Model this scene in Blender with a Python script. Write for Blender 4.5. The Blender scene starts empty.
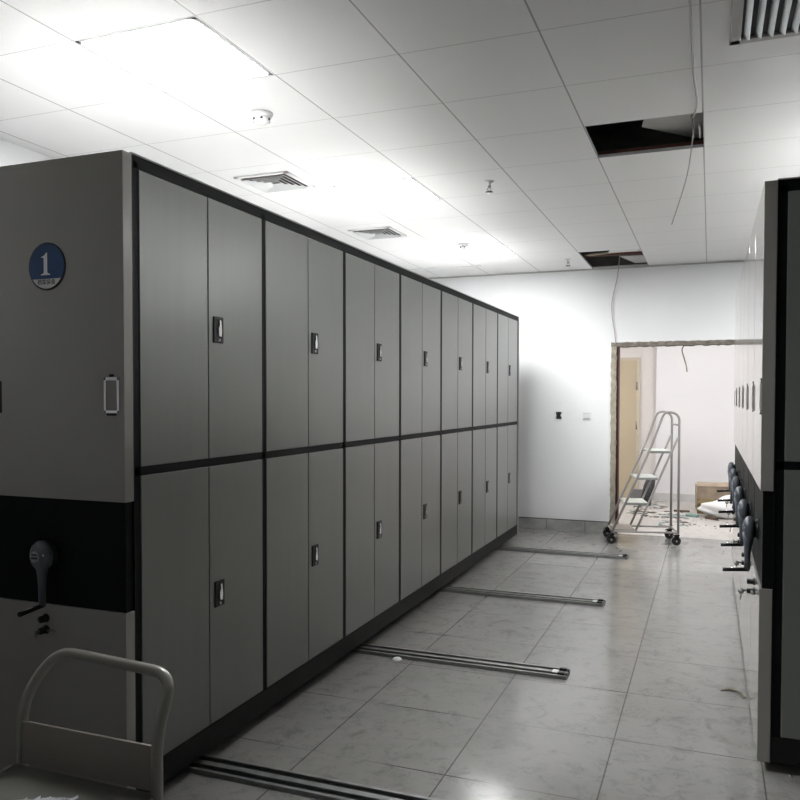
import bpy, bmesh, math, random
from mathutils import Vector, Matrix
random.seed(7)
S = bpy.context.scene
COL = S.collection

# ------------------------------------------------------------ camera
def make_camera():
    f, cyp = 795.647, 418.608
    yaw, pitch, roll = 0.371485, -0.026369, 0.001593
    cp, sp = math.cos(pitch), math.sin(pitch)
    fwd = Vector((-math.sin(yaw)*cp, math.cos(yaw)*cp, sp))
    r = Vector((math.cos(yaw), math.sin(yaw), 0)); u = r.cross(fwd)
    cr, sr = math.cos(roll), math.sin(roll)
    r2 = cr*r + sr*u; u2 = -sr*r + cr*u
    cam = bpy.data.cameras.new('camera'); o = bpy.data.objects.new('camera', cam); COL.objects.link(o)
    M = Matrix((r2, u2, -fwd)).transposed().to_4x4(); M.translation = Vector((1.937354, -2.326209, 1.524523))
    o.matrix_world = M
    cam.sensor_width = 36; cam.sensor_fit = 'HORIZONTAL'; cam.lens = f/800*36
    cam.shift_y = (cyp-400)/800; cam.clip_start = 0.02; cam.clip_end = 100
    S.camera = o
make_camera()

# ------------------------------------------------------------ world, lamps' strength, exposure
W = bpy.data.worlds.new('world'); S.world = W; W.use_nodes = True
W.node_tree.nodes['Background'].inputs[0].default_value = (0.75, 0.82, 0.9, 1)
W.node_tree.nodes['Background'].inputs[1].default_value = 0.02
S.view_settings.view_transform = 'Standard'; S.view_settings.look = 'None'
S.view_settings.exposure = 0.0; S.view_settings.gamma = 1; S.view_settings.use_curve_mapping = False
LAMP = 84.0          # ceiling panels of the archive room
FAR_LAMP = 36.0      # ceiling panels of the room beyond the opening

# ------------------------------------------------------------ room numbers
HC = 2.984; YW = 6.883; XL = -1.82; XR = 6.4; YF = -5.6
LX = 1.887; CY0 = 0.860; FX = 0.3544; FY = 0.7007; T = 0.6
ROOF = 3.75

# ------------------------------------------------------------ materials
def nodes_of(name):
    m = bpy.data.materials.new(name); m.use_nodes = True
    return m, m.node_tree.nodes, m.node_tree.links, m.node_tree.nodes['Principled BSDF']
def mat(name, col, rough=.5, metal=0, noise=0, nscale=8, bump=0, bscale=30, coat=0, emis=0, spec=.5, stretch=None, crough=.07):
    m, N, L, b = nodes_of(name)
    b.inputs['Base Color'].default_value = (*col, 1); b.inputs['Roughness'].default_value = rough
    b.inputs['Metallic'].default_value = metal; b.inputs['Coat Weight'].default_value = coat; b.inputs['Coat Roughness'].default_value = crough
    b.inputs['Specular IOR Level'].default_value = spec
    tc = N.new('ShaderNodeTexCoord'); mp = N.new('ShaderNodeMapping'); L.new(tc.outputs['Object'], mp.inputs[0])
    if stretch: mp.inputs['Scale'].default_value = stretch
    if noise:
        n = N.new('ShaderNodeTexNoise'); n.inputs['Scale'].default_value = nscale; n.inputs['Detail'].default_value = 5
        L.new(mp.outputs[0], n.inputs['Vector'])
        r = N.new('ShaderNodeMapRange'); r.inputs[1].default_value = .3; r.inputs[2].default_value = .7
        r.inputs[3].default_value = 1-noise; r.inputs[4].default_value = 1+noise
        L.new(n.outputs[0], r.inputs[0])
        v = N.new('ShaderNodeVectorMath'); v.operation = 'SCALE'; v.inputs[0].default_value = col
        L.new(r.outputs[0], v.inputs['Scale']); L.new(v.outputs[0], b.inputs['Base Color'])
    if bump:
        n = N.new('ShaderNodeTexNoise'); n.inputs['Scale'].default_value = bscale; n.inputs['Detail'].default_value = 4
        L.new(mp.outputs[0], n.inputs['Vector'])
        bp = N.new('ShaderNodeBump'); bp.inputs['Strength'].default_value = bump; bp.inputs['Distance'].default_value = .01
        L.new(n.outputs[0], bp.inputs['Height']); L.new(bp.outputs[0], b.inputs['Normal'])
    if emis:
        b.inputs['Emission Color'].default_value = (*col, 1); b.inputs['Emission Strength'].default_value = emis
    return m

def math_node(N, L, op, a, b=None, clamp=False):
    n = N.new('ShaderNodeMath'); n.operation = op; n.use_clamp = clamp
    for i, x in enumerate((a, b)):
        if x is None: continue
        if isinstance(x, (int, float)): n.inputs[i].default_value = x
        else: L.new(x, n.inputs[i])
    return n.outputs[0]
def grid_lines(N, L, sep, axis, origin, width, pitch=T):
    # 1 on the joint, 0 elsewhere
    t = math_node(N, L, 'SUBTRACT', sep.outputs[axis], origin - pitch/2)
    t = math_node(N, L, 'FLOORED_MODULO', t, pitch)
    t = math_node(N, L, 'SUBTRACT', t, pitch/2)
    t = math_node(N, L, 'ABSOLUTE', t)
    return math_node(N, L, 'LESS_THAN', t, width/2)

def floor_material(name, base, warm, line_amt, rough):
    m, N, L, b = nodes_of(name)
    tc = N.new('ShaderNodeTexCoord'); sep = N.new('ShaderNodeSeparateXYZ'); L.new(tc.outputs['Object'], sep.inputs[0])
    gx = grid_lines(N, L, sep, 'X', FX, .0065); gy = grid_lines(N, L, sep, 'Y', FY, .007)
    # joints are filled with dirt only in places
    nb = N.new('ShaderNodeTexNoise'); nb.inputs['Scale'].default_value = 2.3; nb.inputs['Detail'].default_value = 3
    L.new(tc.outputs['Object'], nb.inputs['Vector'])
    rb = N.new('ShaderNodeMapRange'); rb.inputs[1].default_value = .40; rb.inputs[2].default_value = .62
    rb.inputs[3].default_value = .12; rb.inputs[4].default_value = 1; L.new(nb.outputs[0], rb.inputs[0])
    gyw = math_node(N, L, 'MULTIPLY', gy, rb.outputs[0])
    gxw = math_node(N, L, 'MULTIPLY', gx, .78)
    g = math_node(N, L, 'MAXIMUM', gxw, gyw)
    g = math_node(N, L, 'MULTIPLY', g, line_amt)
    # dust: large smears, fine scuffs and dark specks
    n1 = N.new('ShaderNodeTexNoise'); n1.inputs['Scale'].default_value = 2.2; n1.inputs['Detail'].default_value = 8; n1.inputs['Roughness'].default_value = .68
    n1.inputs['Distortion'].default_value = .6; L.new(tc.outputs['Object'], n1.inputs['Vector'])
    r1 = N.new('ShaderNodeValToRGB'); r1.color_ramp.elements[0].position = .3; r1.color_ramp.elements[1].position = .72
    r1.color_ramp.elements[0].color = (*[c*.90 for c in base], 1); r1.color_ramp.elements[1].color = (*[c*1.06 for c in base], 1)
    L.new(n1.outputs[0], r1.inputs[0])
    n2 = N.new('ShaderNodeTexNoise'); n2.inputs['Scale'].default_value = 9; n2.inputs['Detail'].default_value = 9; n2.inputs['Roughness'].default_value = .82
    n2.inputs['Distortion'].default_value = .5; L.new(tc.outputs['Object'], n2.inputs['Vector'])
    r2 = N.new('ShaderNodeMapRange'); r2.inputs[1].default_value = .30; r2.inputs[2].default_value = .50
    r2.inputs[3].default_value = .55; r2.inputs[4].default_value = 1; L.new(n2.outputs[0], r2.inputs[0])
    n3 = N.new('ShaderNodeTexVoronoi'); n3.inputs['Scale'].default_value = 3.4; L.new(tc.outputs['Object'], n3.inputs['Vector'])
    r3 = N.new('ShaderNodeMapRange'); r3.inputs[1].default_value = .022; r3.inputs[2].default_value = .034
    r3.inputs[3].default_value = .35; r3.inputs[4].default_value = 1; L.new(n3.outputs['Distance'], r3.inputs[0])
    k = math_node(N, L, 'MULTIPLY', r2.outputs[0], r3.outputs[0])
    v = N.new('ShaderNodeVectorMath'); v.operation = 'SCALE'; L.new(r1.outputs[0], v.inputs[0]); L.new(k, v.inputs['Scale'])
    mx = N.new('ShaderNodeMix'); mx.data_type = 'RGBA'; L.new(g, mx.inputs['Factor'])
    L.new(v.outputs[0], mx.inputs['A']); mx.inputs['B'].default_value = (.035, .033, .03, 1)
    L.new(mx.outputs['Result'], b.inputs['Base Color'])
    rr = N.new('ShaderNodeMapRange'); rr.inputs[1].default_value = .3; rr.inputs[2].default_value = .7
    rr.inputs[3].default_value = rough*.7; rr.inputs[4].default_value = rough*1.5; L.new(n1.outputs[0], rr.inputs[0])
    L.new(rr.outputs[0], b.inputs['Roughness'])
    return m

def ceiling_material():
    m, N, L, b = nodes_of('ceiling_tiles')
    tc = N.new('ShaderNodeTexCoord'); sep = N.new('ShaderNodeSeparateXYZ'); L.new(tc.outputs['Object'], sep.inputs[0])
    gx = math_node(N, L, 'MULTIPLY', grid_lines(N, L, sep, 'X', LX, .008), .66)
    gy = math_node(N, L, 'MULTIPLY', grid_lines(N, L, sep, 'Y', CY0, .006), .42)
    g = math_node(N, L, 'MAXIMUM', gx, gy)
    n = N.new('ShaderNodeTexNoise'); n.inputs['Scale'].default_value = 1.3; n.inputs['Detail'].default_value = 3; L.new(tc.outputs['Object'], n.inputs['Vector'])
    r = N.new('ShaderNodeValToRGB'); r.color_ramp.elements[0].color = (.84, .84, .84, 1); r.color_ramp.elements[1].color = (.88, .88, .88, 1)
    L.new(n.outputs[0], r.inputs[0])
    mx = N.new('ShaderNodeMix'); mx.data_type = 'RGBA'; L.new(g, mx.inputs['Factor']); L.new(r.outputs[0], mx.inputs['A'])
    mx.inputs['B'].default_value = (.14, .14, .14, 1); L.new(mx.outputs['Result'], b.inputs['Base Color'])
    b.inputs['Roughness'].default_value = .45
    n2 = N.new('ShaderNodeTexNoise'); n2.inputs['Scale'].default_value = 5; L.new(tc.outputs['Object'], n2.inputs['Vector'])
    bp = N.new('ShaderNodeBump'); bp.inputs['Strength'].default_value = .15; bp.inputs['Distance'].default_value = .01
    L.new(n2.outputs[0], bp.inputs['Height']); L.new(bp.outputs[0], b.inputs['Normal'])
    return m

M = {}
M['floor'] = floor_material('polished_floor_tiles', (.255, .252, .242), 0, .88, .14)
M['far_floor'] = floor_material('dusty_pink_lit_floor', (.50, .475, .455), 0, .25, .40)  # dusty, with the pinkish cast of the far light put into the colour
M['ceiling'] = ceiling_material()
M['wall'] = mat('white_wall_paint', (.83, .835, .845), .75, noise=.03, nscale=1.2, bump=.12, bscale=10)
M['far_wall'] = mat('far_white_paint', (.84, .84, .86), .8, noise=.02, nscale=1)
M['far_pink'] = mat('far_warm_shaded_paint', (.80, .76, .74), .8, noise=.03, nscale=1)  # dimmer tone from the wall's angle to the light, put into the colour
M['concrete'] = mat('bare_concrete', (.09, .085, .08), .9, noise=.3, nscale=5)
M['far_skirt'] = mat('pale_skirting', (.62, .62, .62), .5, noise=.1, nscale=7)
M['skirt'] = mat('skirting_tile', (.36, .36, .345), .4, noise=.22, nscale=7)
M['skirt_joint'] = mat('skirting_joint', (.08, .08, .075), .8, noise=.2)
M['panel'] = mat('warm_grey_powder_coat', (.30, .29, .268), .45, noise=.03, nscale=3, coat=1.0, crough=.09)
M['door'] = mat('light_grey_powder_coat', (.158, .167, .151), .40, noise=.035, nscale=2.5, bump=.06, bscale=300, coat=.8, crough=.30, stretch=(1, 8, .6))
M['top'] = mat('light_grey_bounce_sheet', (.42, .42, .41), .5, noise=.05)  # pale so that the added sheet throws light back at the ceiling
M['side'] = mat('grey_powder_edge', (.27, .27, .255), .45, noise=.04, nscale=4)
M['black'] = mat('black_powder_coat', (.004, .005, .0055), .5, noise=.2, nscale=6, spec=.12)
M['base'] = mat('dark_base_coat', (.010, .010, .010), .5, noise=.25, nscale=5, spec=.2)
M['plastic'] = mat('black_plastic', (.006, .007, .008), .35, noise=.1, spec=.25)
M['rubber'] = mat('black_rubber', (.012, .012, .012), .7, noise=.2)
M['chrome'] = mat('polished_chrome', (.78, .78, .80), .18, metal=1, noise=.03)
M['steel'] = mat('brushed_steel', (.40, .40, .39), .35, metal=1, noise=.12, nscale=20)
M['rail'] = mat('galvanised_rail', (.20, .205, .20), .38, metal=.5, noise=.22, nscale=14)
M['rail_dark'] = mat('dark_rail_groove', (.008, .008, .009), .5, noise=.3, spec=.2)  # near-black colour of the strips in the rail grooves
M['hub'] = mat('grey_blue_hub_plastic', (.095, .108, .128), .35, noise=.05)
M['hub_badge'] = mat('hub_badge', (.30, .31, .36), .4, noise=.05)
M['tube'] = mat('cream_grey_tube', (.25, .243, .218), .28, noise=.05, nscale=9, coat=.4)
M['tray'] = mat('cream_grey_tray', (.135, .135, .12), .45, noise=.12, nscale=7, bump=.1, bscale=14)
M['board'] = mat('brown_grey_board', (.27, .24, .215), .5, noise=.08, nscale=4)
M['film'] = mat('crumpled_film', (.62, .64, .68), .25, noise=.12, nscale=20)
M['blue'] = mat('badge_blue', (.008, .060, .19), .3, noise=.12, nscale=9)
M['blue_dark'] = mat('badge_rim', (.004, .009, .022), .3, noise=.1)
M['white_print'] = mat('white_print', (.95, .95, 1), .4, noise=.02)
M['grey_print'] = mat('grey_white_print', (.70, .71, .72), .4, noise=.02)
M['black_print'] = mat('black_print', (.02, .02, .025), .5, noise=.05)
M['lamp'] = mat('lit_diffuser', (1, 1, 1), .5, emis=LAMP)
M['far_lamp'] = mat('lit_far_diffuser', (1, .97, .94), .5, emis=FAR_LAMP)
M['frame_white'] = mat('white_metal_trim', (.76, .76, .76), .4, noise=.02)
M['white_plastic'] = mat('white_plastic', (.72, .73, .73), .4, noise=.02)
M['vent'] = mat('vent_blade', (.55, .56, .57), .35, noise=.03)
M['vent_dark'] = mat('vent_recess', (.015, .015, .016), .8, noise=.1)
M['alu'] = mat('pale_aluminium_blade', (.75, .78, .80), .28, metal=.55, noise=.03)
M['trim_grey'] = mat('grille_frame_grey', (.46, .455, .44), .5, noise=.03)
M['rust'] = mat('red_primer_steel', (.10, .028, .018), .7, noise=.25, nscale=12)
M['wood_old'] = mat('raw_door_edge', (.36, .33, .26), .85, noise=.22, nscale=18, bump=.4, bscale=30)
M['lintel'] = mat('raw_lintel_edge', (.20, .18, .15), .85, noise=.45, nscale=18, bump=.8, bscale=40)
M['red_seal'] = mat('dark_red_edge', (.045, .003, .002), .6, noise=.15, nscale=10)
M['door_tan'] = mat('tan_door', (.56, .47, .33), .5, noise=.04, nscale=2)
M['door_trim'] = mat('tan_door_trim', (.60, .54, .44), .5, noise=.05)
M['wire'] = mat('grey_cable', (.45, .43, .42), .5, noise=.05)
M['wire_mauve'] = mat('mauve_cable', (.42, .36, .38), .5, noise=.05)
M['ladder'] = mat('silver_lacquer_tube', (.33, .31, .30), .4, noise=.06)
M['tread'] = mat('pale_tread', (.62, .64, .60), .5, noise=.10, nscale=14)
M['tread_edge'] = mat('tread_edge', (.25, .26, .25), .5, noise=.05)
M['cardboard'] = mat('brown_cardboard', (.38, .305, .235), .85, noise=.18, nscale=9)
M['cardboard_dark'] = mat('dark_cardboard', (.20, .15, .07), .85, noise=.2, nscale=9)
M['bag'] = mat('white_woven_bag', (.80, .80, .80), .6, noise=.04, bump=.5, bscale=8)
M['paper'] = mat('pale_scrap', (.70, .68, .64), .8, noise=.10)
M['teal'] = mat('teal_scrap', (.24, .36, .33), .7, noise=.12)
M['brown'] = mat('brown_scrap', (.12, .085, .06), .8, noise=.2)
M['olive'] = mat('olive_scrap', (.14, .13, .095), .8, noise=.2)
M['mesh_black'] = mat('black_speckled_mesh', (.05, .05, .055), .7, noise=.8, nscale=60)
M['crate_grey'] = mat('grey_crate', (.22, .22, .22), .7, noise=.15)
M['socket_black'] = mat('open_socket_box', (.006, .006, .006), .7, noise=.1)

# ------------------------------------------------------------ mesh helpers
class MB:
    """collects shapes and links them as ONE mesh object"""
    def __init__(s): s.bm = bmesh.new()
    def box(s, x0, x1, y0, y1, z0, z1, bevel=0, rot=None, piv=None):
        g = bmesh.ops.create_cube(s.bm, size=1)['verts']
        for v in g:
            v.co = Vector(((x0+x1)/2+v.co.x*(x1-x0), (y0+y1)/2+v.co.y*(y1-y0), (z0+z1)/2+v.co.z*(z1-z0)))
        if bevel:
            es = list({e for v in g for e in v.link_edges})
            r = bmesh.ops.bevel(s.bm, geom=es, offset=bevel, segments=2, affect='EDGES', profile=.6)
            g = list({v for f in r['faces'] for v in f.verts} | {v for v in g if v.is_valid})
        if rot is not None:
            bmesh.ops.rotate(s.bm, verts=g, cent=piv or ((x0+x1)/2, (y0+y1)/2, (z0+z1)/2), matrix=rot)
        return s
    def tube(s, pts, r, seg=10, closed=False):
        pts = [Vector(p) for p in pts]; rings = []; n = len(pts)
        up = None
        for i, p in enumerate(pts):
            a = pts[i-1] if i else p; b = pts[i+1] if i < n-1 else p
            t = (b-a).normalized()
            if up is None:
                up = Vector((0, 0, 1)) if abs(t.z) < .9 else Vector((1, 0, 0))
            sd = t.cross(up).normalized(); up = sd.cross(t).normalized()
            rr = r[i] if isinstance(r, (list, tuple)) else r
            rings.append([s.bm.verts.new(p + sd*math.cos(2*math.pi*k/seg)*rr + up*math.sin(2*math.pi*k/seg)*rr) for k in range(seg)])
        for i in range(n-1):
            for k in range(seg):
                f = s.bm.faces.new((rings[i][k], rings[i][(k+1) % seg], rings[i+1][(k+1) % seg], rings[i+1][k])); f.smooth = True
        s.bm.faces.new(rings[0][::-1]); s.bm.faces.new(rings[-1])
        return s
    def lathe(s, prof, seg=24, mtx=None, sx=1, sy=1):
        rings = []; new = []
        for (r, z) in prof:
            ring = [s.bm.verts.new((r*math.cos(2*math.pi*k/seg)*sx, r*math.sin(2*math.pi*k/seg)*sy, z)) for k in range(seg)]
            rings.append(ring); new += ring
        for i in range(len(rings)-1):
            for k in range(seg):
                f = s.bm.faces.new((rings[i][k], rings[i][(k+1) % seg], rings[i+1][(k+1) % seg], rings[i+1][k])); f.smooth = True
        s.bm.faces.new(rings[0][::-1]); s.bm.faces.new(rings[-1])
        if mtx is not None: bmesh.ops.transform(s.bm, matrix=mtx, verts=new)
        return s
    def prism(s, poly, h, mtx=None):
        """poly in local xy, extruded along local z by h"""
        a = [s.bm.verts.new((p[0], p[1], 0)) for p in poly]; b = [s.bm.verts.new((p[0], p[1], h)) for p in poly]
        s.bm.faces.new(a[::-1]); s.bm.faces.new(b); n = len(poly)
        for i in range(n): s.bm.faces.new((a[i], a[(i+1) % n], b[(i+1) % n], b[i]))
        if mtx is not None: bmesh.ops.transform(s.bm, matrix=mtx, verts=a+b)
        return s
    def build(s, name, m, parent=None):
        bmesh.ops.recalc_face_normals(s.bm, faces=s.bm.faces)
        me = bpy.data.meshes.new(name); s.bm.to_mesh(me); s.bm.free()
        o = bpy.data.objects.new(name, me); COL.objects.link(o); me.materials.append(m)
        if parent: o.parent = parent
        return o
def tag(o, label, cat, group=None, kind=None):
    if label: o['label'] = label
    if cat: o['category'] = cat
    if group: o['group'] = group
    if kind: o['kind'] = kind
    return o
def empty(name, loc=(0, 0, 0), rz=0):
    o = bpy.data.objects.new(name, None); COL.objects.link(o); o.location = loc; o.rotation_euler = (0, 0, rz)
    o.empty_display_size = .1; return o
def copy_tree(o, parent=None):
    c = o.copy(); COL.objects.link(c)
    if parent: c.parent = parent
    for ch in [x for x in S.objects if x.parent == o]: copy_tree(ch, c)
    return c
def struct(o, label=None): o['kind'] = 'structure'; return o
def smooth_path(pts, n=8):
    P = [Vector(p) for p in pts]; out = []
    for i in range(len(P)-1):
        p0 = P[max(i-1, 0)]; p1 = P[i]; p2 = P[i+1]; p3 = P[min(i+2, len(P)-1)]
        for k in range(n):
            t = k/n
            out.append(.5*((2*p1)+(p2-p0)*t+(2*p0-5*p1+4*p2-p3)*t*t+(3*p1-p0-3*p2+p3)*t*t*t))
    out.append(P[-1]); return out
def round_path(pts, rad, n=7):
    """straight runs joined by rounded bends"""
    P = [Vector(p) for p in pts]; out = [P[0]]
    for i in range(1, len(P)-1):
        a = (P[i-1]-P[i]); b = (P[i+1]-P[i]); r = rad if not isinstance(rad, (list, tuple)) else rad[i-1]
        d = min(r, a.length*.49, b.length*.49); A = P[i]+a.normalized()*d; B = P[i]+b.normalized()*d
        for k in range(n+1):
            t = k/n; out.append(A*(1-t)**2+P[i]*2*t*(1-t)+B*t*t)
    out.append(P[-1]); return out
RY = lambda a: Matrix.Rotation(a, 3, 'Y')
FRONT = Matrix.Rotation(math.pi/2, 4, 'X')     # local z -> -y (towards the viewer of an end panel)

# ------------------------------------------------------------ the setting
fl = MB().box(XL-.2, XR+.2, YF-.2, YW, -.12, 0).build('floor', M['floor']); struct(fl)
ff = MB().box(-2.2, 6.2, YW, 10.8, -.12, 0).build('floor', M['far_floor']); struct(ff)
struct(MB().box(XL-.2, XL, YF-.2, YW, 0, ROOF).build('wall_left', M['wall']))
struct(MB().box(XR, XR+.2, YF-.2, YW, 0, ROOF).build('wall_right', M['wall']))
struct(MB().box(XL, XR, YF-.2, YF, 0, ROOF).build('wall_front', M['wall']))
OX0, OX1, OZ = .905, 2.62, 2.125
w = MB(); w.box(XL-.2, OX0, YW, YW+.2, 0, HC); w.box(OX1, XR+.2, YW, YW+.2, 0, HC); w.box(OX0, OX1, YW, YW+.2, OZ, HC)
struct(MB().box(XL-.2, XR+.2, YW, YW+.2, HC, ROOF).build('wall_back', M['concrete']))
struct(w.build('wall_back', M['wall']))
# baseboard tiles on the back wall
b = MB(); x = XL
b.box(XL, OX0-.01, YW-.012, YW, 0, .118, .002)
bb = struct(b.build('baseboard_back', M['skirt']))
j = MB()
for x in (-1.0, -.42, .18, .62): j.box(x, x+.006, YW-.0135, YW-.011, 0, .118)
j.box(XL, OX0-.01, YW-.014, YW-.002, .118, .126)
struct(j.build('trim_1', M['skirt_joint']), None)

# ceiling cells: 0.6 m tiles, some of them missing
holes = [(-1, 2)]                                   # (i, j): x = LX+i*T .. , y = CY0+j*T ..
lights = [(-4, -1), (-4, 3), (-4, 7), (2, 3), (2, 7)]
far_hole = (1.287-T, 5.80, 1.287, 6.86)
c = MB(); i0 = int(math.floor((XL-LX)/T)); i1 = int(math.ceil((XR-LX)/T)); j0 = int(math.floor((YF-CY0)/T)); j1 = int(math.ceil((YW-CY0)/T))
for i in range(i0, i1):
    for jj in range(j0, j1):
        if (i, jj) in holes: continue
        x0, x1 = max(LX+i*T, XL), min(LX+(i+1)*T, XR); y0, y1 = max(CY0+jj*T, YF), min(CY0+(jj+1)*T, YW)
        if y1-y0 < .005: continue
        if i == -2 and y1 > far_hole[1] and y0 < far_hole[3]:
            if y0 < far_hole[1] < y1: c.box(x0, x1, y0, far_hole[1], HC, HC+.018)
            continue
        c.box(x0, x1, y0, y1, HC, HC+.018)
struct(c.build('ceiling', M['ceiling']))
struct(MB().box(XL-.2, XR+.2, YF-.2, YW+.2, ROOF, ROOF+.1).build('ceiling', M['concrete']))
struct(MB().box(XL, XR, YW-.012, YW-.0005, HC-.016, HC-.001).build('trim_2', M['trim_grey']))
# red-primed support channels above the ceiling openings
for y in (2.69, 6.20):
    o = MB().box(XL+.1, XR-.1, y-.02, y+.02, HC+.019, HC+.040).build('trim_3', M['rust']); struct(o)

# room beyond the opening
struct(MB().box(-2.2, 6.2, YW+.2, 10.9, HC, HC+.1).build('ceiling', M['far_wall']))
struct(MB().box(1.19, 6.2, 10.12, 10.32, 0, HC).build('wall_far', M['far_wall']))
wl = MB(); wl.box(-2.2, 1.19, 10.3, 10.5, 0, HC)
struct(wl.build('wall_far', M['far_pink']))
struct(MB().box(-2.4, -2.2, YW+.2, 10.5, 0, HC).build('wall_left', M['far_wall']))
struct(MB().box(6.2, 6.4, YW+.2, 10.5, 0, HC).build('wall_right', M['far_wall']))
struct(MB().box(1.18, 6.2, 10.105, 10.12, 0, .11, .002).build('baseboard_far', M['far_skirt']))
struct(MB().box(.95, 1.18, 10.285, 10.3, 0, .11, .002).build('baseboard_far', M['far_skirt']))
dt = MB().box(-.02, .895, 10.262, 10.3, 0, 2.095).build('door_1', M['door_tan']); struct(dt)
dtr = MB(); dtr.box(.895, .94, 10.25, 10.3, 0, 2.14); dtr.box(-.07, -.02, 10.25, 10.3, 0, 2.14); dtr.box(-.02, .895, 10.25, 10.3, 2.095, 2.14)
dtr.build('door_frame', M['door_trim'], dt)
for z in (1.65, 1.05, .3): MB().tube([(.897, 10.248, z), (.897, 10.248, z+.12)], .010, 8).build('hinge', M['steel'], dt)

# raw lining round the opening
def rough_strip(x0, x1, y0, y1, z0, z1, axis, amp, n, name, m):
    """a long strip whose visible edges wander like broken plaster"""
    bm = MB(); rings = []
    for k in range(n+1):
        t = k/n; a = random.uniform(-amp, amp); d = random.uniform(-amp, amp)*.6
        if axis == 'z':
            z = z0+(z1-z0)*t; q = [(x0+a, y0, z), (x1+d, y0, z), (x1+d, y1, z), (x0+a, y1, z)]
        else:
            x = x0+(x1-x0)*t; q = [(x, y0, z0+a), (x, y0, z1+d), (x, y1, z1+d), (x, y1, z0+a)]
        rings.append([bm.bm.verts.new(p) for p in q])
    for k in range(n):
        for e in range(4): bm.bm.faces.new((rings[k][e], rings[k][(e+1) % 4], rings[k+1][(e+1) % 4], rings[k+1][e]))
    bm.bm.faces.new(rings[0][::-1]); bm.bm.faces.new(rings[-1])
    return struct(bm.build(name, m))
rough_strip(OX0-.008, OX0+.050, YW-.012, YW+.16, 0, OZ, 'z', .005, 60, 'trim_5', M['wood_old'])
struct(MB().box(OX0+.048, OX0+.074, YW+.004, YW+.14, 0, OZ-.03).build('trim_6', M['red_seal']))
rough_strip(OX0-.008, OX1, YW-.014, YW+.2, OZ-.022, OZ+.022, 'x', .006, 60, 'trim_7', M['lintel'])
rough_strip(OX1-.05, OX1+.008, YW-.012, YW+.16, 0, OZ, 'z', .005, 60, 'trim_8', M['wood_old'])
for z in (1.95, 1.62, 1.0): MB().box(OX0+.036, OX0+.056, YW-.018, YW+.01, z, z+.05, .003).build('hinge', M['board'], S.objects['trim_6'])

# ------------------------------------------------------------ ceiling lamps
def ceiling_lamp(i, jj, label, z=HC, m='lamp', x=None, y=None, grp='lit square panels in the ceiling'):
    x0 = LX+i*T if x is None else x; y0 = CY0+jj*T if y is None else y
    e = empty('ceiling_light', (x0+T/2, y0+T/2, z)); h = T/2-.008
    f = MB()
    for (a, b_, c_, d) in ((-h, h, -h, -h+.018), (-h, h, h-.018, h), (-h, -h+.018, -h, h), (h-.018, h, -h, h)): f.box(a, b_, c_, d, -.003, .0)
    f.build('frame', M['frame_white'], e)
    MB().box(-h+.018, h-.018, -h+.018, h-.018, -.0045, -.001).build('diffuser', M[m], e)
    tag(e, label, 'ceiling light', grp)
ceiling_lamp(*lights[0], 'glowing square ceiling panel nearest the camera, above the near end of the left cabinets')
ceiling_lamp(*lights[1], 'glowing square ceiling panel between the two square air diffusers')
ceiling_lamp(*lights[2], 'farthest glowing square ceiling panel, beyond the far smoke detector near the back wall')
ceiling_lamp(*lights[3], 'glowing ceiling panel above the right side cabinets')
ceiling_lamp(*lights[4], 'glowing ceiling panel beyond the right side cabinets, by the back wall')
for n_, (x, y) in enumerate([(1.5, 8.1), (3.6, 8.1), (-.6, 8.1)]):
    ceiling_lamp(0, 0, ['glowing ceiling panel of the far room, above the strewn floor', 'glowing ceiling panel of the far room, right end',
                        'glowing ceiling panel of the far room, left end above the tan door side'][n_], HC, 'far_lamp', x, y, 'lamps in the room beyond the opening')

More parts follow.
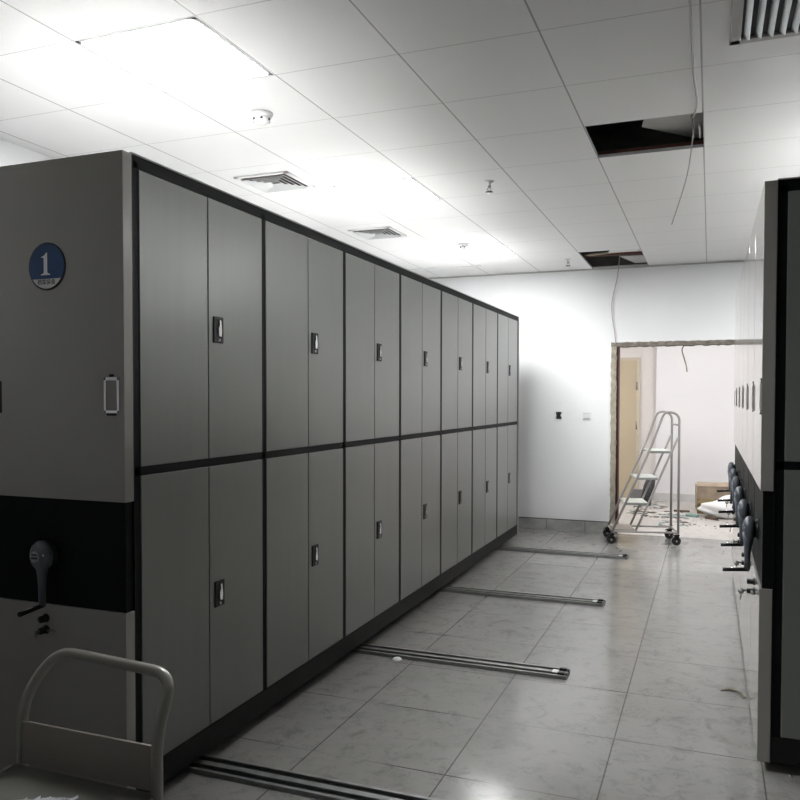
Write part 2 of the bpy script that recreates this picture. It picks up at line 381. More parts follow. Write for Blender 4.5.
# ------------------------------------------------------------ mobile shelving units
UH, UZ = 2.396, .035
BAND0, BAND1 = .750, 1.148
BAY, Y0 = .873, .030
def glyph_text(body, size, name, m, parent, mtx):
    cu = bpy.data.curves.new(name, 'FONT'); cu.body = body; cu.size = size; cu.align_x = 'CENTER'; cu.align_y = 'CENTER'; cu.extrude = .0004
    to = bpy.data.objects.new(name, cu); COL.objects.link(to)
    dg = bpy.context.evaluated_depsgraph_get(); me = bpy.data.meshes.new_from_object(to.evaluated_get(dg))
    bpy.data.objects.remove(to); me.transform(mtx)
    o = bpy.data.objects.new(name, me); COL.objects.link(o); me.materials.clear(); me.materials.append(m); o.parent = parent
    return o
def make_unit(nb, W_, detail, crank_detail=True, badge=None, name='mobile_shelving_unit'):
    """local frame: end panel faces -y, doors on the x = 0 face, body towards -x and +y"""
    L_ = Y0+nb*BAY+.02
    e = empty(name)
    # dark carcass (frame the doors sit in)
    f = MB()
    zt, zb, zm0, zm1 = UH, .150, 1.237, 1.270
    f.box(-W_, -.03, .0, L_, .10, UH-.003)                  # body
    fx0, fx1 = -.03, -.004
    f.box(fx0, fx1, 0, L_, UH-.045, UH)                     # top rail
    f.box(fx0, fx1, 0, L_, zm0, zm1)                        # middle rail
    for k in range(nb+1):
        yc = Y0+k*BAY; a, b_ = (yc-.018, yc+.018)
        if k == 0: a, b_ = 0, .036
        f.box(fx0, fx1, a, b_, zb-.02, UH-.02)
    f.build('carcass', M['black'], e)
    MB().box(-W_, -.001, -.002, L_+.002, UH+.001, UH+.006).build('bounce_sheet', M['top'], e)  # unseen pale sheet added on top to bounce lamp light upward
    MB().box(-W_+.01, .0, .002, L_, .045, zb-.003, .003).build('base', M['base'], e)
    MB().box(-W_+.06, -.06, .06, L_-.06, .024, .046).build('shade_gap_box', M['rubber'], e)  # dark inset box standing in for the shadow gap below the base
    # end panel: upper and lower folded sheets with the black control band between
    def sheet(z0, z1, nm):
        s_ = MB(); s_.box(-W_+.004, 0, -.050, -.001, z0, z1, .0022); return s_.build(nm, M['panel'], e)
    up = sheet(BAND1, UH, 'upper_end_panel'); lo = sheet(.04, BAND0, 'lower_end_panel')
    # the side of the fold is a shade darker steel with a seam
    bd = MB().box(-W_+.008, -.006, -.040, -.001, BAND0-.001, BAND1+.001).build('control_band', M['black'], e)
    MB().box(-W_-.001, .001, -.001, .002, .04, UH).build('end_gasket', M['plastic'], e)
    # far end panel
    MB().box(-W_+.004, .004, L_, L_+.035, .04, UH+.002, .004).build('rear_end_panel', M['side'], e)
    # card holder
    ch = MB()
    x0, x1, z0, z1 = -.088, -.020, 1.468, 1.596
    for (a, b_, c_, d) in ((x0, x1, z0, z0+.009), (x0, x1, z1-.012, z1), (x0, x0+.010, z0, z1), (x1-.010, x1, z0, z1)):
        ch.box(a, b_, -.0535, -.049, c_, d, .001)
    ch.build('card_holder', M['chrome'], e)
    MB().box(-.064, -.044, -.053, -.049, z1+.001, z1+.010).build('card_holder_clip', M['plastic'], e)
    MB().box(-.076, -.034, -.053, -.049, z0-.010, z0-.002).build('card_holder_clip', M['plastic'], e)
    sl = MB().box(-W_+.052, -W_+.122, -.0507, -.046, 1.464, 1.585); sl.build('grip_recess', M['plastic'], e)
    # crank
    cx = -W_/2 - (.03 if W_ < .7 else 0)
    hub = MB()
    hub.lathe([(.0, 0), (.046, 0), (.046, .010), (.040, .022), (.034, .05), (.0, .05)], 24, Matrix.Translation((cx-.016, -.038, .935)) @ Matrix.Scale(.4, 4, (0, 1, 0)) @ FRONT)
    hub.build('crank_mount', M['plastic'], e)
    cr = MB()
    prof = [(.0, 0), (.040, 0), (.047, .008), (.048, .020), (.043, .032), (.028, .041), (.0, .044)]
    cr.lathe(prof, 28, Matrix.Translation((cx-.016, -.056, .937)) @ FRONT, sx=1, sy=1.18)
    cr.tube([(cx-.016+.006, -.076, .93-.011), (cx-.016+.007, -.078, .88-.011), (cx-.016+.008, -.080, .84-.011), (cx-.016+.008, -.080, .765-.011)], [.028, .018, .014, .013], 12)
    hubo = cr.build('crank', M['hub'], e)
    MB().tube([(cx-.016+.008, -.072, .763-.011), (cx-.016+.006, -.160, .757-.011), (cx-.016+.006, -.183, .756-.011)], [.0075, .0085, .0095], 12).build('crank_grip', M['plastic'], hubo)
    MB().tube([(cx-.016+.008, -.073, .771-.011), (cx-.016+.006, -.155, .7655-.011)], .0022, 6).build('crank_grip_trim', M['chrome'], hubo)
    bdg = MB(); bdg.lathe([(.0, 0), (.021, 0), (.0205, .003), (.0, .003)], 20, Matrix.Translation((cx-.016-.006, -.098, .935)) @ FRONT, sy=1.05)
    bo = bdg.build('crank_badge', M['hub_badge'], hubo)
    if crank_detail:
        bk = MB()
        bk.box(cx-.016-.018, cx-.016-.009, -.1025, -.101, .941, .947); bk.box(cx-.016-.006, cx-.016+.004, -.1025, -.101, .941, .947)
        bk.box(cx-.016-.020, cx-.016+.008, -.1025, -.101, .928, .935); bk.build('crank_badge_print', M['black_print'], hubo)
    MB().lathe([(.0, 0), (.006, 0), (.005, .003), (.0, .004)], 10, Matrix.Translation((cx-.016+.030, -.093, .942)) @ FRONT).build('crank_button', M['chrome'], hubo)
    # two cam locks and the key
    for z in (.698, .655):
        k = MB(); k.lathe([(.0, 0), (.017, 0), (.017, .003), (.0125, .006), (.0125, .030), (.0, .031)], 16, Matrix.Translation((cx-.02, -.050, z)) @ FRONT)
        lk = k.build('lock', M['plastic'], e)
        if z < .68:
            kk = MB(); kk.box(cx-.023, cx-.019, -.098, -.080, z-.004, z+.004)
            kk.lathe([(.0, 0), (.013, 0), (.013, .003), (.0, .003)], 14, Matrix.Translation((cx-.021, -.104, z-.004)) @ Matrix.Rotation(math.pi/2, 4, 'Y'))
            kk.tube([(cx-.021, -.104, z-.015), (cx-.026, -.108, z-.045)], .003, 6)
            kk.build('key', M['steel'], lk)
            k2 = MB(); k2.tube([(cx-.005, -.060, z), (cx+.03, -.060, z-.002)], .006, 8); k2.build('lock_catch', M['steel'], e)
    # doors with handles
    if detail:
        proto = {}
        for k in range(nb):
            a = Y0+k*BAY+.018; b_ = Y0+(k+1)*BAY-.018
            if k == 0: a = .036
            mid = (a+b_)/2
            for (z0, z1, hz) in ((zm1, UH-.047, 1.808), (zb, zm0, .692)):
                for side in (0, 1):
                    ya, yb = (a, mid-.0022) if side == 0 else (mid+.0022, b_)
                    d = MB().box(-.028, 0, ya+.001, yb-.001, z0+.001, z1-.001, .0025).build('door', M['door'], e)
                    if side == 1:
                        h = MB(); y_ = mid+.034
                        h.box(-.002, .006, y_, y_+.070, hz-.055, hz+.055, .004)
                        ho = h.build('handle', M['plastic'], d)
                        lv = MB(); yc = y_+.037
                        lv.prism([(-.010, -.030), (.008, -.032), (.012, -.006), (.009, .012), (.006, .036), (-.006, .038), (-.004, .014), (-.012, .004)], .006,
                                 Matrix.Translation((.006, yc, hz+.004)) @ Matrix(((0, 0, 1, 0), (1, 0, 0, 0), (0, 1, 0, 0), (0, 0, 0, 1))))
                        lv.build('handle_lever', M['chrome'], ho)
                        MB().lathe([(.0, 0), (.007, 0), (.006, .003), (.0, .003)], 12, Matrix.Translation((.0055, yc, hz-.042)) @ Matrix.Rotation(math.pi/2, 4, 'Y')).build('handle_keyhole', M['steel'], ho)
    if badge:
        bx, bz, R_ = -.347, 2.006, .088
        disc = MB().lathe([(.0, 0), (R_, 0), (R_, .003), (R_-.002, .004), (.0, .004)], 48, Matrix.Translation((bx, -.050, bz)) @ FRONT).build('number_badge', M['blue_dark'], e)
        mt = Matrix.Translation((bx, -.0541, bz)) @ FRONT
        r2 = R_-.005; cut = -.046
        import math as m_
        a0 = m_.asin(cut/r2)
        top = [(r2*m_.cos(a0+(m_.pi-2*a0)*k/40), r2*m_.sin(a0+(m_.pi-2*a0)*k/40)) for k in range(41)]
        MB().prism(top, .0006, mt).build('badge_field', M['blue'], disc)
        bot = [(r2*m_.cos(m_.pi-a0+(m_.pi+2*a0)*k/24), r2*m_.sin(m_.pi-a0+(m_.pi+2*a0)*k/24)) for k in range(25)]
        MB().prism([(x*.97, y*.97-.0008) for x, y in bot], .0006, mt).build('badge_footer', M['grey_print'], disc)
        one = [(-.022, -.036), (.022, -.036), (.022, -.0325), (.013, -.030), (.0085, -.026), (.0085, .046), (.003, .046), (-.006, .037), (-.020, .031), (-.020, .0285),
               (-.012, .029), (-.0085, .026), (-.0085, -.026), (-.013, -.030), (-.022, -.0325)]
        MB().prism(one, .0006, Matrix.Translation((bx-.004, -.0548, bz+.004)) @ FRONT).build('badge_numeral', M['white_print'], disc)
        glyph_text('档案装备', .0215, 'badge_lettering', M['black_print'], disc, Matrix.Translation((bx, -.0550, bz-.0585)) @ FRONT)
    return e

unit = make_unit(7, .70, True, badge='1')
tag(unit, 'long grey and black mobile shelving unit with blue number 1 badge, left of the aisle', 'mobile shelving unit', 'mobile shelving units left of the aisle')
u2 = make_unit(7, .70, False); u2.location = (-.715, 0, 0)  # unseen unit added to bounce light and fill the side view
tag(u2, 'unseen mobile shelving unit added behind the number 1 unit, by the left wall', 'mobile shelving unit', 'mobile shelving units left of the aisle')

FX_R, FY_R, PITCH = 2.182, 1.205, .655
right0 = make_unit(4, .645, True); right0.location = (FX_R, FY_R, 0); right0.rotation_euler.z = -math.pi/2
tag(right0, 'nearest mobile shelving unit right of the aisle, cut off by the photo edge', 'mobile shelving unit', 'mobile shelving units right of the aisle')
rest = make_unit(4, .645, False, False); rest.rotation_euler.z = -math.pi/2
ords = ['second', 'third', 'fourth', 'fifth', 'sixth and farthest']
for k in range(1, 6):
    o = rest if k == 1 else copy_tree(rest)
    o.location = (FX_R, FY_R+k*PITCH, 0)
    tag(o, ords[k-1]+' mobile shelving unit from the camera right of the aisle, seen edge on', 'mobile shelving unit', 'mobile shelving units right of the aisle')

# ------------------------------------------------------------ floor rails
def rail(y, x0, x1, label, grp, rot=0):
    e = empty('floor_rail', ((x0), y, 0), rot); L_ = x1-x0
    b = MB(); b.box(0, L_, -.066, .066, 0, .006)
    for (a, c_) in ((-.066, -.050), (-.016, .016), (.050, .066)): b.box(0, L_, a, c_, .005, .020, .0015)
    b.build('rail_profile', M['rail'], e)
    g = MB(); g.box(0, L_-.02, -.0495, -.0165, .006, .0085); g.box(0, L_-.02, .0165, .0495, .006, .0085); g.build('rail_groove', M['rail_dark'], e)
    s_ = MB(); s_.box(L_-.05, L_-.012, -.05, -.028, .008, .030, .003); s_.box(L_-.05, L_-.012, .028, .05, .008, .030, .003); s_.build('end_stop', M['plastic'], e)
    s2 = MB(); s2.box(L_-.085, L_-.052, -.024, .024, .019, .0225, .002); s2.build('joint_plate', M['frame_white'], e)
    tag(e, label, 'floor rail', grp); return e
G = 'steel rails on the floor across the aisle'
for y, lb in ((.405, 'steel floor rail nearest the camera, cut off by the bottom of the photo'), (2.035, 'steel floor rail with a scrap of plastic beside it, second from the camera'),
              (3.655, 'steel floor rail third from the camera, between the doors and the open floor'), (5.48, 'farthest steel floor rail, in front of the back wall and ladder')):
    rail(y, -1.6, 1.228, lb, G)
for x, lb in ((2.62, 'steel floor rail under the right cabinets, nearest the aisle'),):
    e = rail(1.12, x, x+3.9, lb, 'rails under the right cabinets', math.pi/2); e.location = (x, 1.10, 0)

# ------------------------------------------------------------ ceiling fittings
def diffuser(x, y, s_, label):
    e = empty('air_diffuser', (x, y, HC)); h = s_/2
    f = MB()
    for (a, b_, c_, d) in ((-h, h, -h, -h+.03), (-h, h, h-.03, h), (-h, -h+.03, -h, h), (h-.03, h, -h, h)): f.box(a, b_, c_, d, -.010, -.0005, .002)
    f.build('frame', M['frame_white'], e)
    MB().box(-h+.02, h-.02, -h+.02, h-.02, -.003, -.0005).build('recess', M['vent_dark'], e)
    for k in range(4):
        r1 = h-.035-k*.034; bl = MB(); r0 = r1-.024
        vs = []
        for (rr, z) in ((r1, -.020), (r0, -.004), (r0-.004, -.004), (r1-.004, -.021)):
            vs.append([bl.bm.verts.new((sx*rr, sy*rr, z)) for sx, sy in ((-1, -1), (1, -1), (1, 1), (-1, 1))])
        for q in range(4):
            for c_ in range(4):
                bl.bm.faces.new((vs[q][c_], vs[q][(c_+1) % 4], vs[(q+1) % 4][(c_+1) % 4], vs[(q+1) % 4][c_]))
        bl.build('louvre_ring', M['vent'], e)
    tag(e, label, 'air vent', 'square ceiling diffusers'); return e
diffuser(-.82, 2.42, .40, 'square white ceiling air diffuser above the second door pair of the left cabinets')
diffuser(-.82, 4.20, .40, 'smaller looking square ceiling air diffuser, farther along above the left cabinets')

def detector(x, y, label):
    e = empty('smoke_detector', (x, y, HC))
    MB().lathe([(.0, 0), (.058, 0), (.056, -.014), (.050, -.022), (.0, -.022)], 24).build('mounting_base', M['white_plastic'], e)
    MB().lathe([(.0, -.0225), (.046, -.0225), (.043, -.040), (.030, -.052), (.0, -.056)], 24).build('dome', M['frame_white'], e)
    s_ = MB()
    for k in range(6):
        a = k*math.pi/3; s_.box(.040*math.cos(a)-.006, .040*math.cos(a)+.006, .040*math.sin(a)-.006, .040*math.sin(a)+.006, -.041, -.030)
    s_.build('sensor_slot', M['plastic'], e)
    tag(e, label, 'smoke detector', 'smoke detectors on the ceiling')
detector(-.225, 1.26, 'white round smoke detector nearest the camera, left part of the ceiling')
detector(-.26, 4.97, 'small white smoke detector farther back, beyond the square diffusers')
def sprinkler(x, y, label):
    e = empty('sprinkler_head', (x, y, HC))
    MB().lathe([(.0, 0), (.032, 0), (.028, -.006), (.012, -.008), (.012, -.030), (.0, -.030)], 20).build('escutcheon', M['frame_white'], e)
    s_ = MB(); s_.lathe([(.0, -.0302), (.011, -.0302), (.011, -.045), (.0, -.045)], 12)
    s_.tube([(-.011, 0, -.044), (-.014, 0, -.058), (-.002, 0, -.070)], .003, 6); s_.tube([(.011, 0, -.044), (.014, 0, -.058), (.002, 0, -.070)], .003, 6)
    s_.build('sprinkler_body', M['steel'], e)
    MB().lathe([(.0, -.0705), (.024, -.0705), (.024, -.074), (.0, -.074)], 18).build('deflector', M['plastic'], e)
    tag(e, label, 'sprinkler', 'ceiling sprinklers')
sprinkler(.533, 2.93, 'metal sprinkler head hanging from the middle of the ceiling')
sprinkler(.530, 6.15, 'small metal sprinkler head by the far missing ceiling tiles')
# slim access panel edge near the back wall
e = empty('slot_diffuser', (-.86, 6.20, HC)); f = MB()
f.box(-.42, .42, -.035, -.022, -.008, -.0005, .002); f.box(-.42, .42, .022, .035, -.008, -.0005, .002); f.box(-.42, -.405, -.035, .035, -.008, -.0005); f.box(.405, .42, -.035, .035, -.008, -.0005)
f.build('frame', M['frame_white'], e); MB().box(-.405, .405, -.022, .022, -.004, -.0005).build('slot', M['vent'], e)
tag(e, 'narrow slot diffuser in the ceiling just before the back wall', 'air vent')

# big linear grille at the top right
def linear_grille():
    x0, x1, y0, y1 = 1.995, 2.64, .02, 1.245
    e = empty('linear_grille', ((x0+x1)/2, (y0+y1)/2, HC)); w2, l2 = (x1-x0)/2, (y1-y0)/2
    f = MB(); t = .042
    for (a, b_, c_, d) in ((-w2, w2, -l2, -l2+t), (-w2, w2, l2-t, l2), (-w2, -w2+t, -l2, l2), (w2-t, w2, -l2, l2)): f.box(a, b_, c_, d, -.014, -.0005, .004)
    f.build('frame', M['trim_grey'], e)
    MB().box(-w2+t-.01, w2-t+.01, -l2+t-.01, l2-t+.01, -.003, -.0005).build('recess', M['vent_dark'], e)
    n = 13; wi = 2*(w2-t)
    for k in range(n):
        xx = -w2+t+wi*(k+.5)/n
        MB().box(xx-.0135, xx+.0135, -l2+t, l2-t, -.012, -.009, rot=RY(math.radians(38))).build('blade', M['alu'], e)
    tag(e, 'large rectangular air grille with bright parallel blades, top right of the ceiling', 'air vent')
linear_grille()

# tipped tiles in the openings
def tipped_tile(pts, th, label, name='loose_ceiling_tile'):
    m_ = MB(); a = [m_.bm.verts.new(p) for p in pts]; b_ = [m_.bm.verts.new((p[0], p[1], p[2]+th)) for p in pts]
    m_.bm.faces.new(a); m_.bm.faces.new(b_[::-1]); n = len(pts)
    for i in range(n): m_.bm.faces.new((a[i], a[(i+1) % n], b_[(i+1) % n], b_[i]))
    return tag(m_.build(name, M['trim_grey']), label, 'ceiling tile', 'loose ceiling tiles above the openings')
tipped_tile([(1.55, 2.535, 3.10), (1.62, 2.10, 3.08), (2.20, 2.10, 3.08), (2.15, 2.92, 3.10), (1.83, 2.85, 3.10)], .008, 'tilted grey ceiling tile lying above the near square opening')
tipped_tile([(1.03, 6.36, HC+.03), (1.42, 6.40, HC+.03), (1.42, 6.84, HC+.03), (1.15, 6.84, HC+.03)], .008, 'pale loose tile above the far ceiling opening by the back wall')
o = tipped_tile([(1.00, 5.802, HC+.002), (1.284, 5.802, HC+.002), (1.284, 5.96, HC+.002), (.965, 5.94, HC+.002)], .008, 'shifted white tile covering the right corner of the far ceiling opening')
o.data.materials[0] = M['frame_white']
struct(MB().tube([(.50, 6.24, HC+.035), (1.50, 5.98, HC+.035)], .012, 4).build('trim_9', M['wood_old']))

# cables
def cable(pts, r, m, label, n=8): return tag(MB().tube(smooth_path(pts, n), r, 6).build('hanging_cable', M[m]), label, 'cable')
cable([(1.853, .2, HC-.008), (1.852, .8, HC-.012), (1.852, 1.4, HC-.02), (1.862, 1.9, HC-.012), (1.83, 2.2, HC+.03), (1.86, 2.35, HC+.2)], .0055, 'wire', 'grey cable running under the ceiling to the near square opening')
cable([(1.80, 2.20, HC+.25), (1.835, 2.30, HC+.03), (1.83, 2.36, HC-.06), (1.79, 2.70, HC-.17), (1.70, 3.00, 2.62)], .004, 'wire_mauve', 'thin cable end dangling below the near square ceiling opening')
cable([(1.868, 2.34, HC+.03), (1.868, 2.5, HC+.035), (1.868, 2.6, HC+.04)], .007, 'frame_white', 'short white conduit inside the near square opening', 4)
cable([(1.00, 6.74, HC+.2), (.975, 6.80, 2.95), (.955, 6.83, 2.83), (.905, 6.86, 2.62), (.905, 6.86, 2.45), (.935, 6.865, 2.25), (.945, 6.862, 2.135)], .005, 'wire_mauve', 'mauve cable hanging from the far ceiling opening to the doorway corner')
cable([(1.665, 6.93, 2.098), (1.645, 6.93, 2.05), (1.665, 6.93, 1.97), (1.69, 6.92, 1.88), (1.70, 6.92, 1.81)], .007, 'lintel', 'short dark cable hanging from the lintel of the doorway')
cable([(1.16, 6.10, HC+.10), (1.22, 6.0, HC+.03), (1.27, 5.86, HC-.012), (1.283, 5.80, HC-.006)], .004, 'wire', 'pale wire poking out of the far ceiling opening')

# ------------------------------------------------------------ wall fittings
e = empty('open_socket_box', (.316, YW, 1.325)); m_ = MB()
m_.prism([(-.034, -.04), (.026, -.044), (.030, -.024), (.016, -.004), (.034, .034), (.0, .040), (-.036, .036), (-.028, 0)], .006, Matrix.Translation((0, -.0005, 0)) @ FRONT)
m_.build('box_cavity', M['socket_black'], e)
MB().tube([(-.02, -.006, .03), (-.01, -.03, .015), (.0, -.025, -.03)], .003, 6).build('stub_wire', M['plastic'], e)
tag(e, 'black uncovered socket box in the white back wall', 'socket')
e = empty('wall_switch', (.630, YW, 1.318))
MB().box(-.043, .043, -.010, -.0005, -.043, .043, .003).build('cover_plate', M['frame_white'], e)
MB().box(-.030, .030, -.0145, -.009, -.022, .030, .002).build('rocker', M['white_plastic'], e)
MB().box(-.034, .034, -.0112, -.0095, -.034, -.027).build('shadow_gap', M['steel'], e)
MB().box(-.034, .034, -.0112, -.0095, .030, .033).build('shadow_gap', M['steel'], e)
tag(e, 'white wall switch plate beside the doorway', 'switch')

# ------------------------------------------------------------ rolling step ladder
def ladder():
    a = math.radians(13); e = empty('rolling_ladder', (.98, 6.21, 0), a)
    WY = .39; r = .0125
    for y, sx in ((0, 0), (WY, 0)):
        side = round_path([(.015, y, .118), (.392, y, .985), (.535, y, 1.392), (.682, y, 1.36), (.682, y, .118)], [.4, .115, .10])
        MB().tube(side, r, 12).build('side_rail', M['ladder'], e)
        MB().tube([(.255, y, .14), (.378, y, .425), (.602, y, .957), (.674, y, 1.12)], r*.9, 10).build('rear_brace', M['ladder'], e)
        MB().tube([(.02, y, .13), (.682, y, .13)], r*.85, 10).build('base_bar', M['ladder'], e)
        for x in (.02, .675):
            c = MB(); c.box(x-.020, x+.020, y-.020, y+.020, .096, .112, .003)
            c.box(x-.030, x+.012, y-.026, y-.021, .035, .100); c.box(x-.030, x+.012, y+.021, y+.026, .035, .100)
            fk = c.build('caster', M['plastic'], e)
            MB().tube([(x-.012, y-.019, .045), (x-.012, y+.019, .045)], .045, 20).build('caster_wheel', M['rubber'], fk)
            MB().tube([(x-.012, y-.031, .045), (x-.012, y+.031, .045)], .010, 10).build('caster_hub', M['steel'], fk)
            MB().box(x-.055, x-.010, y-.012, y+.012, .098, .106, .002, rot=RY(math.radians(-18))).build('brake_pedal', M['plastic'], fk)
    MB().tube([(.682, 0, .13), (.682, WY, .13)], r*.85, 10).build('cross_bar', M['ladder'], e)
    MB().tube([(.682, 0, 1.245), (.682, WY, 1.245)], r*.8, 10).build('cross_bar', M['ladder'], e)
    for (x0, x1, z) in ((.145, .378, .425), (.254, .475, .690), (.386, .602, .968)):
        t = MB(); t.box(x0, x1, .008, WY-.008, z-.006, z+.010, .003).build('tread', M['tread'], e)
        t2 = MB(); t2.box(x0+.004, x1-.002, -.004, .008, z-.016, z+.006); t2.box(x0+.004, x1-.002, WY-.008, WY+.004, z-.016, z+.006); t2.build('tread_bracket', M['tread_edge'], e)
    MB().box(.03, .25, .012, WY-.012, .135, .150, .003).build('tread', M['board'], e)
    MB().tube([(.02, 0, .13), (.02, WY, .13)], r*.8, 10).build('cross_bar', M['ladder'], e)
    tag(e, 'silver tubular rolling step ladder with three treads in the doorway', 'step ladder')
ladder()

# ------------------------------------------------------------ platform cart at lower left
def cart():
    X0, X1, Y1, Y2, Z = .340, .776, -.832, -1.50, .612
    e = empty('service_cart', ((X0+X1)/2, (Y1+Y2)/2, 0)); w2, l2 = (X1-X0)/2, (Y1-Y2)/2; r = .0135
    hp = round_path([(-w2, l2, .30), (-w2, l2+.002, .765), (-w2+.026, l2+.088, .870), (w2-.017, l2+.052, .868), (w2-.004, l2-.026, .752), (w2, l2-.026, .30)], [.06, .075, .060, .05], 9)
    MB().tube(hp, r, 16).build('handle', M['tube'], e)
    # tray with lip
    t = MB(); t.box(-w2+.004, w2-.004, -l2, l2-.012, Z-.03, Z, .006); t.build('tray', M['tray'], e)
    lp = MB(); lp.box(-w2-.004, -w2+.008, -l2, l2-.02, Z-.032, Z+.005, .003); lp.box(w2-.008, w2+.004, -l2, l2-.02, Z-.032, Z+.005, .003); lp.box(-w2, w2, -l2-.006, -l2+.006, Z-.032, Z+.005, .003)
    lp.build('tray_rim', M['tube'], e)
    MB().box(-w2+.012, w2-.018, l2-.012, l2-.004, Z+.002, Z+.108, .002).build('back_board', M['board'], e)
    s_ = MB(); s_.box(-w2+.004, w2-.004, -l2, l2-.012, .20, .225, .005); s_.build('lower_shelf', M['tray'], e)
    for (x, y) in ((-w2, l2), (w2, l2-.026), (-w2, -l2), (w2, -l2)):
        MB().tube([(x, y, .12), (x, y, Z-.02 if y < 0 else .31)], r, 14).build('leg', M['tube'], e)
        c = MB(); c.box(x-.022, x+.022, y-.022, y+.022, .108, .122, .003); c.box(x-.026, x-.020, y-.035, y+.012, .04, .112); c.box(x+.020, x+.026, y-.035, y+.012, .04, .112)
        k = c.build('caster', M['steel'], e)
        MB().tube([(x-.016, y-.012, .048), (x+.016, y-.012, .048)], .048, 20).build('caster_wheel', M['rubber'], k)
    tag(e, 'cream grey tube handled service cart with brown back board, bottom left corner', 'cart')
    # crumpled plastic film lying on the tray
    m_ = MB(); n = 16; V = []
    for i in range(n+1):
        row = []
        for q in range(n+1):
            x = .50+.11*i/n+.010*math.sin(q*1.3); y = -1.135+.150*q/n+.008*math.cos(i*1.7)+.05*(i/n)
            row.append(m_.bm.verts.new((x, y, Z+.003+.0045*random.random()+.004*math.sin(i*1.1+q*.6)**2)))
        V.append(row)
    for i in range(n):
        for q in range(n): m_.bm.faces.new((V[i][q], V[i+1][q], V[i+1][q+1], V[i][q+1]))
    o = m_.build('plastic_film', M['film']); so = o.modifiers.new('s', 'SOLIDIFY'); so.thickness = .001; so.offset = 1
    tag(o, 'crumpled clear plastic film lying on the cart tray', 'plastic film')
cart()

# ------------------------------------------------------------ scraps on the aisle floor
def scrap(pts, th, m, label, name, cat, grp=None, lift=.001, curl=None):
    m_ = MB(); zz = curl or [0]*len(pts)
    a = [m_.bm.verts.new((p[0], p[1], lift+z)) for p, z in zip(pts, zz)]; b_ = [m_.bm.verts.new((p[0], p[1], lift+z+th)) for p, z in zip(pts, zz)]
    n = len(pts)
    m_.bm.faces.new(a[::-1]); m_.bm.faces.new(b_)
    for i in range(n): m_.bm.faces.new((a[i], a[(i+1) % n], b_[(i+1) % n], b_[i]))
    return tag(m_.build(name, M[m]), label, cat, grp)
scrap([(2.005, 2.105), (2.05, 2.125), (2.085, 2.10), (2.112, 2.03), (2.125, 2.045), (2.10, 2.09), (2.065, 2.155), (2.03, 2.15)], .003, 'olive', 'torn brown paper scrap on the floor by the right cabinets', 'paper_scrap', 'scrap',
      curl=[0, .004, .010, 0, .003, .012, .006, 0])
m_ = MB(); m_.lathe([(.0, 0), (.030, 0), (.028, .008), (.019, .016), (.0, .018)], 16)
o = m_.build('bottle_cap', M['white_plastic']); o.location = (.262, 1.935, 0); tag(o, 'small round white bottle cap on the floor beside the second rail', 'bottle cap')
m_ = MB(); m_.lathe([(.0, 0), (.010, 0), (.007, .008), (.0, .010)], 10)  # small chrome bit added at the shiny spot by the unit
o = m_.build('shiny_bit', M['chrome']); o.location = (2.255, 1.19, 0); tag(o, 'tiny shiny bit under the near right cabinet', 'scrap')

# ------------------------------------------------------------ litter in the far room
def carton(x, y, w_, d, h, rz, label, m='cardboard', z=0):
    e = empty('cardboard_box', (x, y, z), rz)
    MB().box(-w_/2, w_/2, -d/2, d/2, 0, h, .004).build('carton_body', M[m], e)
    t = MB(); t.box(-w_/2, w_/2, -d/2-.006, -d/2-.001, h*.46, h*.50); t.build('carton_fold', M['cardboard_dark'], e)
    f = MB(); f.box(-w_/2+.01, w_/2-.01, -.004-d/2, .22-d/2, h+.002, h+.008, rot=Matrix.Rotation(math.radians(10), 3, 'X'), piv=(0, -d/2, h)); f.build('carton_flap', M[m], e)
    tag(e, label, 'cardboard box', 'cardboard boxes in the far room'); return e
carton(2.08, 9.35, .62, .42, .33, math.radians(4), 'large flattened brown cardboard box on the far room floor')
carton(1.90, 8.93, .20, .16, .13, math.radians(-6), 'small dark open carton in front of the large cardboard box', 'cardboard_dark')
# white sack
m_ = MB(); bmesh.ops.create_icosphere(m_.bm, subdivisions=4, radius=1)
for v in m_.bm.verts:
    c = v.co.copy(); k = 1+.10*math.sin(c.x*5+c.y*3)+.06*math.sin(c.z*9+c.x*4)
    hgt = .5+.5*c.x
    v.co = Vector((2.14+c.x*.30*k, 8.62+c.y*.20*k, max(0, .105+c.z*(.09+.14*hgt)*k)))
for f in m_.bm.faces: f.smooth = True
tag(m_.build('white_sack', M['bag']), 'bulging white sack on the far room floor before the cardboard', 'sack')
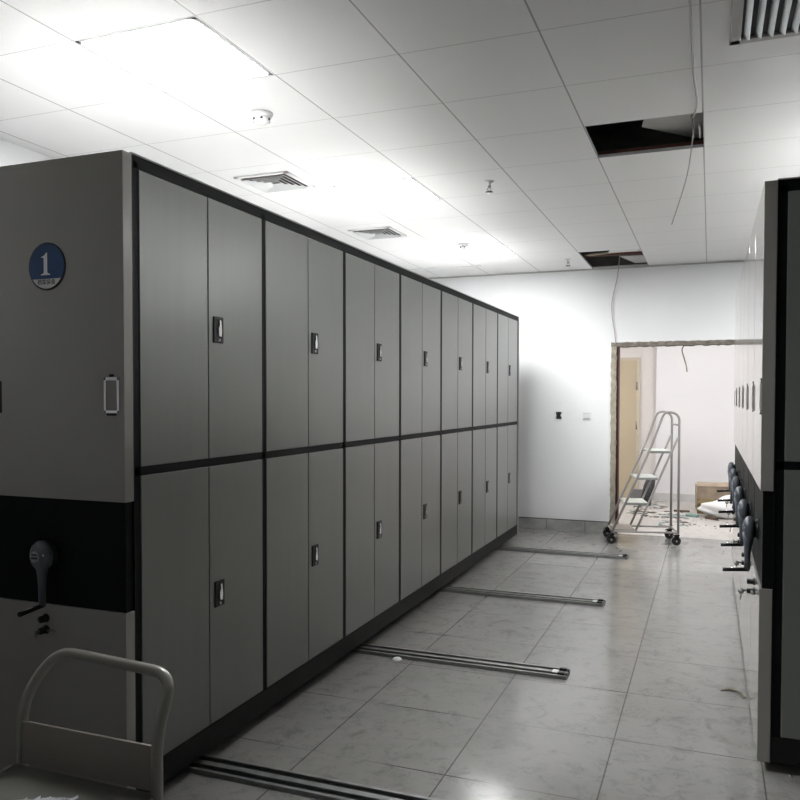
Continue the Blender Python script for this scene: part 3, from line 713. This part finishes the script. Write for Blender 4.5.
# black speckled roll leaning behind the ladder
m_ = MB(); m_.tube([(0, 0, .0), (.05, .03, .26), (.085, .05, .40)], [.075, .075, .06], 14)
o = m_.build('mesh_roll', M['mesh_black']); o.location = (1.09, 9.45, .0); tag(o, 'black speckled mesh roll standing behind the ladder', 'roll')
m_ = MB(); m_.box(-.12, .12, -.08, .08, 0, .16, .01)
m_.box(-.10, .10, -.06, .06, .16, .19, .01); o = m_.build('grey_crate', M['crate_grey']); o.location = (.98, 9.75, 0); tag(o, 'low grey crate on the far room floor left of the black roll', 'crate')
# strewn crumbs and shreds, too many and too small to count
m_ = MB(); mats = ['paper', 'paper_grey', 'teal', 'olive', 'crate_grey', 'brown', 'paper']
M['paper_grey'] = mat('grey_shreds', (.40, .40, .39), .8, noise=.15)
for k in range(150):
    x = random.uniform(.96, 1.68); y = random.uniform(8.3, 10.0)
    if k > 115: x = random.uniform(1.4, 2.3); y = random.uniform(7.6, 8.3)
    if (y > 9.6 and x < 1.2) or (y > 8.7 and x > 1.35): y -= 1.1
    s_ = random.uniform(.012, .06) if k <= 115 else random.uniform(.008, .02); a = random.uniform(0, 6.28); n = random.choice([4, 5, 6]); th = random.uniform(.003, .010)
    A = [m_.bm.verts.new((x+s_*math.cos(a+2*math.pi*q/n)*random.uniform(.6, 1.5), y+s_*1.2*math.sin(a+2*math.pi*q/n)*random.uniform(.5, 1.2), .0006)) for q in range(n)]
    B = [m_.bm.verts.new((v.co.x, v.co.y, v.co.z+th)) for v in A]; mi = k % 7
    for f in [m_.bm.faces.new(A[::-1]), m_.bm.faces.new(B)]+[m_.bm.faces.new((A[q], A[(q+1) % n], B[(q+1) % n], B[q])) for q in range(n)]: f.material_index = mi
o = m_.build('floor_litter', M['paper'])
for q in mats[1:]: o.data.materials.append(M[q])
tag(o, 'shreds and crumbs of packing litter strewn over the far room floor', 'litter', kind='stuff')
scrap([(1.66, 8.52), (1.80, 8.45), (1.82, 8.56), (1.70, 8.66)], .03, 'teal', 'teal plastic piece lying before the small dark carton', 'plastic_piece', 'scrap')
scrap([(1.89, 8.42), (2.02, 8.30), (2.05, 8.34), (1.93, 8.52)], .03, 'brown', 'dark brown strip lying before the white sack', 'wood_strip', 'scrap')
scrap([(1.50, 8.93), (1.70, 8.93), (1.70, 8.99), (1.50, 8.99)], .02, 'brown', 'flat dark batten left of the cardboard box', 'wood_strip', 'scrap')
